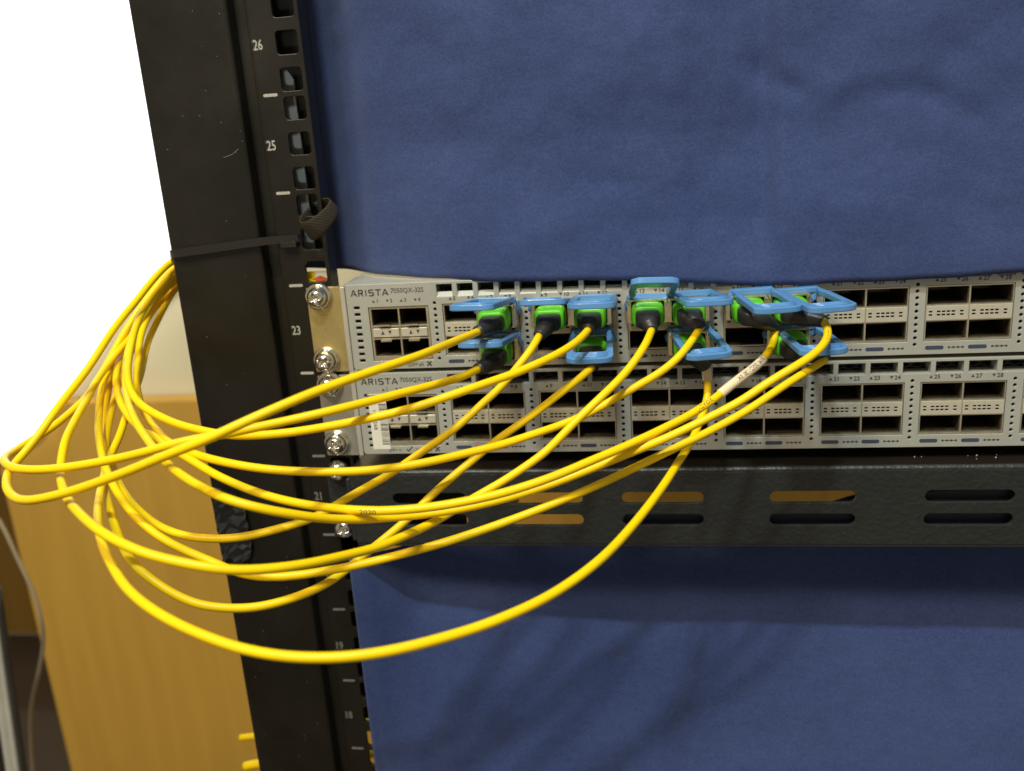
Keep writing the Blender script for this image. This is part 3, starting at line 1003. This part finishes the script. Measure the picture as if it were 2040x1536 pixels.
TABS = {  # port: (front bar centre px, front Y, back bar px, back Y)
    7: ((940, 612), -42, (985, 598), -9), 8: ((957, 686), -42, (995, 668), -9),
    9: ((1080, 602), -40, (1097, 600), -8), 11: ((1178, 608), -40, (1187, 592), -9),
    12: ((1175, 714), -42, (1178, 660), -9), 13: ((1305, 562), -36, (1294, 591), -10),
    15: ((1413, 602), -42, (1378, 584), -9), 16: ((1412, 706), -42, (1374, 657), -9),
    17: ((1549, 615), -44, (1498, 580), -9), 19: ((1657, 613), -46, (1588, 579), -9),
    20: ((1640, 698), -46, (1584, 652), -9)}
TAB_LABEL = {
    7: 'transceiver at port 7, blue pull tab skewed left before an empty port',
    8: 'transceiver under port 7 with its blue tab behind the topmost cable',
    9: 'transceiver at port 9 with its blue pull tab seen edge on',
    11: 'transceiver at port 11 with a flat blue tab over the plug',
    12: 'transceiver at port 12 with its blue tab drooping over the lower lip',
    13: 'transceiver at port 13 with its blue pull tab flipped up',
    15: 'transceiver at port 15 with a level blue tab leaning right',
    16: 'transceiver at port 16, blue tab drooping above the clear cable sleeve',
    17: 'transceiver at port 17, blue tab above the cable with cream label',
    19: 'transceiver at port 19, rightmost blue tab of the upper row',
    20: 'transceiver at port 20, rightmost blue tab of the lower row'}

def make_transceiver(n):
    x, z = port_pos(n)
    t = thing('optical_transceiver', (x, -3, z), TAB_LABEL[n], 'transceiver', 'transceivers with blue pull tabs')
    # metal head: open frame standing out of the port
    vs, fs = plate([rrect(x, z, 18.6, 11.0, .7, 2), rrect(x, z - .2, 14.6, 9.6, .5, 2)], 10.5, -13.5, .25)
    shell = mesh_obj('metal_shell', vs, fs, M['shell'], t)
    w = MB(); w.box(x - 7.4, x + 7.4, -6, -5.6, z - 5, z + 4.8); w.build('shell_backing', M['dark'], shell)
    w = MB()
    w.bbox(x - 8.9, x - 7.6, -14.6, -9, z + 3.6, z + 5.9, .4)
    w.bbox(x + 7.6, x + 8.9, -14.6, -9, z + 3.6, z + 5.9, .4)
    w.build('latch_pin', M['chrome'], shell)
    # pull tab
    (fp, fy, bp_, by) = TABS[n]
    Fp, Bp = onY(*fp, fy), onY(*bp_, by)
    v = (Fp - Bp); L = v.length; v.normalize()
    u = Vector((1, 0, 0)); u = (u - v * u.dot(v)).normalized()
    # keep the tab hinged over its own port
    nrm = u.cross(v).normalized()
    if nrm.z < 0: nrm = -nrm
    Wt, Wi = 20.4, 14.4
    out = []
    out += [(-Wt / 2 + .5, -2.4), (Wt / 2 - .5, -2.4)]
    yend = L + 3.6
    out += [(Wt / 2 - 1.0, 5)] + [(Wt / 2, 12)]
    R_ = 6.0
    out += [(Wt / 2 - R_ + R_ * math.cos(math.radians(a)), yend - R_ * .62 + R_ * .62 * math.sin(math.radians(a))) for a in range(0, 91, 15)]
    out += [(-Wt / 2 + R_ - R_ * math.cos(math.radians(a)), yend - R_ * .62 + R_ * .62 * math.sin(math.radians(a))) for a in range(90, -1, -15)]
    out += [(-Wt / 2, 12), (-Wt / 2 + 1.0, 5)]
    i0, i1 = 1.2, L - 4.2
    r2 = 2.6
    inn = [(-Wi / 2 - .8, i0), (Wi / 2 + .8, i0), (Wi / 2 - .6, i0 + 7), (Wi / 2, i0 + 11)]
    inn += [(Wi / 2 - r2 + r2 * math.cos(math.radians(a)), i1 - r2 + r2 * math.sin(math.radians(a))) for a in range(0, 91, 30)]
    inn += [(-Wi / 2 + r2 - r2 * math.cos(math.radians(a)), i1 - r2 + r2 * math.sin(math.radians(a))) for a in range(90, -1, -30)]
    inn += [(-Wi / 2, i0 + 11), (-Wi / 2 + .6, i0 + 7)]
    vs, fs = plate([out, inn], 2.7, 0, .45)
    def place(p):     # plate coords: x across, z along v, y depth (front face at 0, going back)
        return Bp + u * p.x + v * p.z - nrm * (p.y - 1.35)
    tabv = [place(p) for p in vs]
    tab = mesh_obj('pull_tab', tabv, fs, M['tab'], t)
    # grip ridges across the front bar
    w = MB()
    for k in range(4):
        vv = L - 2.8 + k * 1.45
        hw = Wi / 2 + .8 - k * .2
        a, b_ = Bp + u * -hw + v * vv + nrm * 1.45, Bp + u * hw + v * vv + nrm * 1.45
        vs, fs = tube([a, a.lerp(b_, .33), a.lerp(b_, .66), b_], .42, 8)
        w.add(vs, fs)
    w.build('grip_ridge', M['tab'], tab, True)
    # side arms from the tab down to the shell
    w = MB()
    for sx in (-1, 1):
        top = Bp + u * (sx * (Wt / 2 - 1.2)) + v * 0.5
        q = Vector((x + sx * 9.75, -7.5, z + 1.5))
        Pth = catmull([top, top.lerp(q, .5) + Vector((0, 0, -.6)), q, q + Vector((0, 3.5, -1.2))], 1.0)
        vs, fs = tube(Pth, lambda s_: (.75, 1.7, 4.0), 10)
        w.add(vs, fs)
    w.build('tab_arm', M['tab'], tab)
    return t

for n in (7, 8, 9, 11, 12, 13, 15, 16, 17, 19, 20):
    make_transceiver(n)

CAB = {
 7: [(952,661,15.4),(893,685,16.5),(834,709,17.6),(756,735,18.4),(678,762,19),(619,784,19.4),(560,809,19.7),(487,841,20),(434,866,20),(399,881,20),(340,904,19.8),(296,922,19.6),(247,942,19.4),(198,960,19.2),(149,977,19),(100,990,18.8),(60,997,18.5),(30,993,18.0),(14,975,17.6),(14,950,17.0),(22,933,16.4),(34,919,16.1),(54,896,16.0),(74,872,15.9),(103,829,15.7),(137,784,15.3),(165,749,15),(189,714,14.8),(214,674,14.5),(238,640,14.2),(268,604,13.9),(288,578,13.7),(308,553,13.5),(325,536,13.3),(338,524,13.1)],
 8: [(952,736,15.2),(919,751,15.8),(860,768,16.5),(800,783,17),(738,799,17.4),(690,811,17.7),(640,823,17.9),(560,841,18.1),(502,853,18.3),(458,863,18.4),(416,870,18.4),(369,879,18.4),(340,886,18.4),(296,899,18.3),(247,911,18.1),(198,921,17.9),(149,929,17.7),(100,935,17.5),(60,936,17.3),(30,933,17.0),(12,925,16.6),(8,916,16.2),(14,908,15.7),(25,901,15.4),(62,878,14.9),(98,856,14.7),(118,841,14.5),(150,813,14.2),(172,793,14.0),(195,757,13.8),(219,714,13.6),(229,696,13.5),(241,674,13.4),(253,654,13.3),(270,628,13.2),(288,601,13.12),(307,576,13.05),(327,551,12.98),(341,535,12.93)],
 9: [(1074,669,15.2),(1062,692,15.4),(1040,720,15.5),(1018,747,15.5),(997,773,15.5),(958,806,15.5),(928,836,15.6),(878,875,15.7),(829,908,15.8),(780,943,16),(731,970,16.2),(678,1001,16.4),(640,1024,16.5),(616,1035,16.6),(575,1048,16.6),(537,1058,16.7),(498,1068,16.7),(459,1073,16.7),(432,1074,16.7),(400,1073,16.7),(353,1064,16.6),(304,1041,16.4),(272,1013,16.2),(252,988,15.8),(238,965,15.5),(227,938,15.1),(217,905,14.8),(211,870,14.4),(209,835,14.1),(212,800,13.8),(219,762,13.5),(227,735,13.3),(238,705,13),(252,676,12.8),(270,648,12.65),(290,622,12.5),(312,597,12.4),(335,578,12.3),(352,565,12.25)],
 11: [(1172,657,15.2),(1154,677,15.6),(1115,703,16),(1056,731,16.4),(1017,747,16.6),(958,767,16.9),(909,784,17.1),(860,801,17.2),(800,819,17.3),(738,833,17.3),(690,843,17.2),(640,852,17.1),(575,862,17),(502,868,16.9),(470,868,16.8),(434,864,16.7),(399,857,16.5),(370,850,16.4),(340,840,16.2),(302,821,16.0),(282,808,15.8),(268,794,15.7),(258,774,15.5),(254,752,15.3),(256,718,14.8),(261,689,14.4),(268,659,14.1),(277,635,13.8),(286,618,13.6),(302,590,13.4),(322,567,13.2),(345,544,13)],
 12: [(1180,731,15.2),(1165,746,15.3),(1144,762,15.4),(1095,800,15.6),(1056,831,15.8),(989,877,15.9),(952,908,16),(891,959,16.2),(854,992,16.3),(817,1030,16.4),(775,1066,16.6),(731,1101,16.7),(714,1115,16.8),(680,1143,17),(655,1161,17.2),(606,1184,17.4),(557,1200,17.6),(520,1209,17.7),(478,1213,17.8),(435,1211,17.9),(400,1206,17.9),(373,1197,17.9),(324,1171,17.9),(285,1142,17.8),(252,1106,17.6),(236,1068,17.3),(223,1030,16.9),(216,1003,16.5),(212,985,16.1),(210,960,15.7),(209,930,15.4),(209.5,900,15.0),(211,877,14.8),(215,850,14.5),(221,822,14.3),(227,799,14),(233,775,13.7),(243,745,13.4),(255,715,13.1),(270,680,12.85),(288,645,12.7),(307,615,12.55),(330,590,12.42),(352,570,12.35)],
 13: [(1298,658,15.3),(1284,690,15.8),(1259,727,16),(1239,751,16.1),(1209,780,16.3),(1180,808,16.4),(1154,832,16.45),(1120,867,16.5),(1094,895,16.5),(1055,924,16.55),(996,963,16.6),(947,990,16.7),(905,1016,16.8),(859,1043,17.2),(800,1070,17.8),(753,1090,18.3),(682,1108,19),(620,1122,19.6),(560,1131,20.1),(498,1136,20.4),(450,1136,20.6),(400,1129,20.7),(353,1119,20.7),(295,1105,20.6),(236,1080,20.4),(197,1057,20),(167,1032,19.4),(149,1013,18.9),(134,993,18.3),(124,968,17.7),(121,945,17.2),(121,925,16.9),(124,905,16.7),(129,880,16.5),(142,852,16),(157,824,15.5),(172,798,15),(189,765,14.5),(214,728,13.9),(238,698,13.5),(257,673,13.3),(273,650,13.15),(292,618,13.05),(312,587,12.95),(332,561,12.88),(344,547,12.85)],
 15: [(1396,651,15.2),(1377,681,15.5),(1342,722,15.7),(1298,753,15.8),(1253,778,15.9),(1217,799,15.9),(1180,820,15.9),(1120,846,16.0),(1060,866,16.2),(996,887,16.4),(928,903,16.6),(860,919,16.8),(805,929,16.9),(740,937,17),(682,940,17.1),(640,940,17.1),(590,939,17.1),(516,933,17),(443,920,16.8),(400,909,16.6),(384,903,16.5),(345,887,16.1),(327,872,15.8),(302,845,15.2),(288,822,14.8),(278,797,14.4),(272,770,14.2),(273,740,13.9),(275.5,712,13.6),(278,680,13.3),(286,650,13.1),(298,622,12.95),(317,584,12.8),(337,556,12.7),(350,545,12.7)],
 16: [(1406,733,15.1),(1411,760,15.1),(1412,785,15.1),(1404,812,15.2),(1396,834,15.3),(1385,864,15.5),(1371,891,15.8),(1356,913,16.1),(1330,955,16.8),(1298,1000,17.5),(1258,1050,18.2),(1210,1102,19),(1160,1144,19.6),(1095,1187,20.2),(1028,1220,20.8),(950,1251,21.3),(900,1266,21.6),(820,1288,22),(738,1304,22.3),(690,1309,22.4),(632,1311,22.4),(558,1307,22.3),(500,1297,22.1),(471,1290,22),(384,1258,21.6),(314,1222,21.1),(265,1185,20.5),(240,1156,20),(226,1131,19.6),(208,1096,19),(198,1060,18.3),(195,1030,17.6),(196,1005,17.0),(202,972,16.3),(210,938,15.7),(221,905,15.3),(237,872,14.9),(248,838,14.5),(259,805,14.2),(270,775,13.9),(281,745,13.6),(288,708,13.2),(297,674,12.9),(312,643,12.7),(327,612,12.55),(342,585,12.45),(354,568,12.4)],
 17: [(1544,652,15),(1545.5,666,15),(1541,684,15.1),(1528,707,15.3),(1517,720,15.4),(1490,742,15.7),(1459,765,15.9),(1430,789,16.1),(1386,820,16.3),(1327,851,16.7),(1253,886,17.1),(1180,917,17.5),(1094,953,17.8),(996,984,18),(928,999,18.1),(854,1011,18.1),(800,1016,18.1),(756,1018,18.1),(700,1016,18),(658,1012,17.8),(610,1006,17.6),(576,999,17.5),(536,989,17.3),(498,976,17.2),(472,966,17.1),(440,951,17),(413,937,16.8),(372,911,16.6),(345,897,16.3),(325,884,16),(307,868,15.7),(285,856,15.3),(266,841,15),(243,808,14.6),(233.5,779,14.2),(230.5,750,13.9),(233.5,733,13.7),(241,714,13.4),(252,690,13.1),(264,660,12.9),(280,630,12.8),(300,600,12.7),(325,573,12.65),(347,556,12.6)],
 19: [(1642,641,15.8),(1650,658,16.1),(1647.5,676,16.4),(1632,697,16.7),(1608,715.7,16.9),(1577,734.5,17),(1545,753,17),(1514,773,17),(1480,797,17),(1400,838,16.9),(1327,873,16.9),(1253,903,16.95),(1202,924,17),(1150,945,17.1),(1094,966,17.1),(996,996,17.2),(898,1017,17.3),(830,1026,17.4),(732,1034,17.8),(658,1034,18.3),(610,1029,18.7),(560,1021,19),(537,1017,19.1),(498,1008,19.2),(459,997,19.2),(432,986,19),(400,970.5,18.7),(384,961.5,18.5),(355,942,18.1),(330,921,17.7),(302,887,16.9),(287,866,16.4),(273,845,16.0),(263,822,15.6),(256,799,15.1),(250.5,770,14.6),(249.5,742,14.2),(252,715,13.8),(259,685,13.5),(267,657,13.2),(278,632,13),(293,606,12.9),(312,582,12.82),(332,562,12.78),(347,551,12.75)],
 20: [(1644,716,15.6),(1624,730,15.7),(1592,749,15.8),(1561,769,15.9),(1520,797,16),(1480,823,16.1),(1400,866,16.3),(1327,901,16.5),(1260,934,16.6),(1192,966,16.7),(1094,1007,16.9),(996,1044,17),(898,1077,17.2),(805,1103,17.3),(707,1127,17.4),(633,1140,17.5),(596,1146,17.5),(560,1149,17.6),(537,1150,17.6),(492,1146,17.6),(460,1137,17.6),(432,1123,17.5),(393,1107,17.4),(334,1080,17.2),(285,1044,17),(252,1009,16.8),(232,978,16.6),(221,957,16.4),(212,935,16.1),(203,907,15.7),(198,877,15.3),(196,848,14.9),(199,800,14.3),(206,762,13.9),(215,740,13.6),(230,716,13.3),(244,696,13.1),(258,672,12.9),(276,645,12.75),(297,612,12.65),(320,587,12.57),(341,566,12.5),(352,556,12.5)],
}
CAB_LABEL = {
 7: 'yellow cable from the leftmost upper green plug, making the lowest loop at far left',
 8: 'yellow cable from the leftmost lower green plug, making the upper loop at far left',
 9: 'yellow cable from the plug at port 9, crossing unit number 21 on the rail',
 11: 'yellow cable from the plug at port 11, crossing the middle of the barcode sticker',
 12: 'yellow cable emerging under the drooping blue tab of port 12',
 13: 'yellow cable from the plug under the flipped up blue tab at port 13',
 15: 'yellow cable from the plug at port 15, running along the shelf top at left',
 16: 'yellow cable with clear sleeve at port 16, hanging lowest of all',
 17: 'yellow cable with cream printed label sleeve, plugged in at port 17',
 19: 'yellow cable from the rightmost upper plug at port 19',
 20: 'yellow cable from the rightmost lower plug at port 20'}
DIA = 3.3
R_C = DIA / 2
PATHS = {}
for n, pts in CAB.items():
    P = [pix(px, py, F_PX * DIA / w_) for px, py, w_ in pts]
    # behind the post: run on to the right, tied to the back of it
    e = P[-1]
    k = sorted(CAB).index(n)
    P += [Vector((max(e.x + 14, -60), max(e.y + 5, 14 + 2.0 * k), e.z + 8)), Vector((-40 + k, 20 + 2.6 * k, e.z + 20)), Vector((-30 + k, 24 + 2.6 * k, e.z + 40))]
    PATHS[n] = smooth_path(catmull(P, 1.6), 14)

def path_at(P, s):
    acc = 0.0
    for a, b_ in zip(P[:-1], P[1:]):
        d = (b_ - a).length
        if acc + d >= s:
            return a.lerp(b_, (s - acc) / d if d > 0 else 0), (b_ - a).normalized()
        acc += d
    return P[-1], (P[-1] - P[-2]).normalized()

def nearest_s(P, px, py):
    best, bs, acc = 1e9, 0, 0.0
    for i, p in enumerate(P):
        if i: acc += (p - P[i - 1]).length
        q = RM.transposed() @ (p - CAM)
        x_, y_ = CX + F_PX * q.x / -q.z, CY - F_PX * q.y / -q.z
        d = (x_ - px) ** 2 + (y_ - py) ** 2
        if d < best: best, bs = d, acc
    return bs

def sub_path(P, s0, s1, n=24):
    return [path_at(P, s0 + (s1 - s0) * k / n)[0] for k in range(n + 1)]

def wrap_text(P, s, s0, size, radius, direction, tilt=0.0, sx=1.0):
    vs, fs = text2d(s, size)
    out = []
    for (a, b_) in vs:
        p, t = path_at(P, s0 + direction * a * sx)
        view = (CAM - p).normalized()
        n0 = (view - t * view.dot(t)).normalized()
        up = n0.cross(t * direction).normalized()
        ang = (b_ - size * .36) / radius + tilt
        out.append(p + n0 * (radius * math.cos(ang)) + up * (radius * math.sin(ang)))
    return out, fs

def make_cable(n):
    x, z = port_pos(n)
    t = thing('patch_cable', (x, -20, z), CAB_LABEL[n], 'cable', 'yellow patch cables')
    P = PATHS[n]
    vs, fs = tube(P, R_C, 16)
    mesh_obj('jacket', vs, fs, M['yellow'], t, True)
    # green plug housing, standing in the transceiver's opening
    L = [(Vector((x, y, z - .2))) for y in (-7.0, -8, -15.0, -22.2, -23.6, -24.0)]
    sizes = [(6.4, 4.5), (6.6, 4.6), (7.1, 4.85), (7.1, 4.85), (6.6, 4.5), (6.1, 4.0)]
    def rad_(s_):
        i = min(5, int(round(s_ * 5)))
        return (sizes[i][0], sizes[i][1], 4.5)
    vs, fs = tube(L, rad_, 32)
    hs = mesh_obj('plug_housing', vs, fs, M['green'], t, True)
    # black boot, bending over to the cable
    tip, tan = P[0], (P[1] - P[0]).normalized()
    b0, b1 = Vector((x, -23.2, z - .4)), Vector((x, -35.0, z - .6))
    d = (tip - b0).length
    c2 = tip - (P[3] - P[0]).normalized() * d * .30
    c2 = c2.lerp(b1, .35)
    B = []
    NB = 34
    for k in range(NB + 1):
        s_ = k / NB
        B.append(b0 * (1 - s_) ** 3 + b1 * 3 * s_ * (1 - s_) ** 2 + c2 * 3 * s_ ** 2 * (1 - s_) + tip * s_ ** 3)
    def br(s_):
        if s_ < .20: a = (5.4, 3.5, 5.0)
        elif s_ < .30:
            q = (s_ - .20) / .10
            a = (5.4 - 1.1 * q, 3.5 + .1 * q, 5.0 - 2.6 * q)
        else:
            q = (s_ - .30) / .70
            r = 4.2 - 1.55 * q ** .9
            rib = .12 * (1 if int(q * 22) % 2 else -1) if .05 < q < .75 else 0
            a = (r + rib, min(r, 3.7) + rib, 2.2)
        return a
    vs, fs = tube(B, br, 24)
    mesh_obj('boot', vs, fs, M['boot'], hs if False else t, True)
    return t

cables = {n: make_cable(n) for n in sorted(CAB)}

# printed sleeve on the cable of port 17, clear sleeve on that of port 16
P = PATHS[17]
s0, s1 = nearest_s(P, 1521, 717), nearest_s(P, 1434, 786)
vs, fs = tube(sub_path(P, s0, s1, 40), R_C + .33, 20)
sl = mesh_obj('label_sleeve', vs, fs, M['sleeve'], cables[17], True)
vs, fs = wrap_text(P, 'J909012GEZ-NB010M', s0 + 1.4, 2.75, R_C + .38, 1, -.10, .80)
mesh_obj('sleeve_lettering', vs, fs, M['ink'], sl)
sp = nearest_s(P, 1386, 820)
vs, fs = wrap_text(P, 'J-ZYOK', sp, 2.3, R_C + .03, -1, .25, 1.15)
mesh_obj('jacket_lettering', vs, fs, M['ink'], cables[17])
sp = nearest_s(P, 719, 1017)
vs, fs = wrap_text(P, '2020', sp, 2.3, R_C + .03, -1, -.35, 1.35)
mesh_obj('jacket_lettering', vs, fs, M['ink'], cables[17])
for n_, pp, tx in ((19, (1650, 662), '- -- --- - -- - --'), (20, (202, 790), '-- - --- -- - --'), (8, (262, 641), '- -- - --- --')):
    P = PATHS[n_]
    vs, fs = wrap_text(P, tx, nearest_s(P, *pp), 2.2, R_C + .03, 1, .25, .8)
    mesh_obj('jacket_print', vs, fs, M['ink'], cables[n_])
P = PATHS[16]
vs, fs = tube(sub_path(P, 0.2, nearest_s(P, 1410, 758), 16), R_C + .5, 20)
mesh_obj('clear_sleeve', vs, fs, M['clear'], cables[16], True)
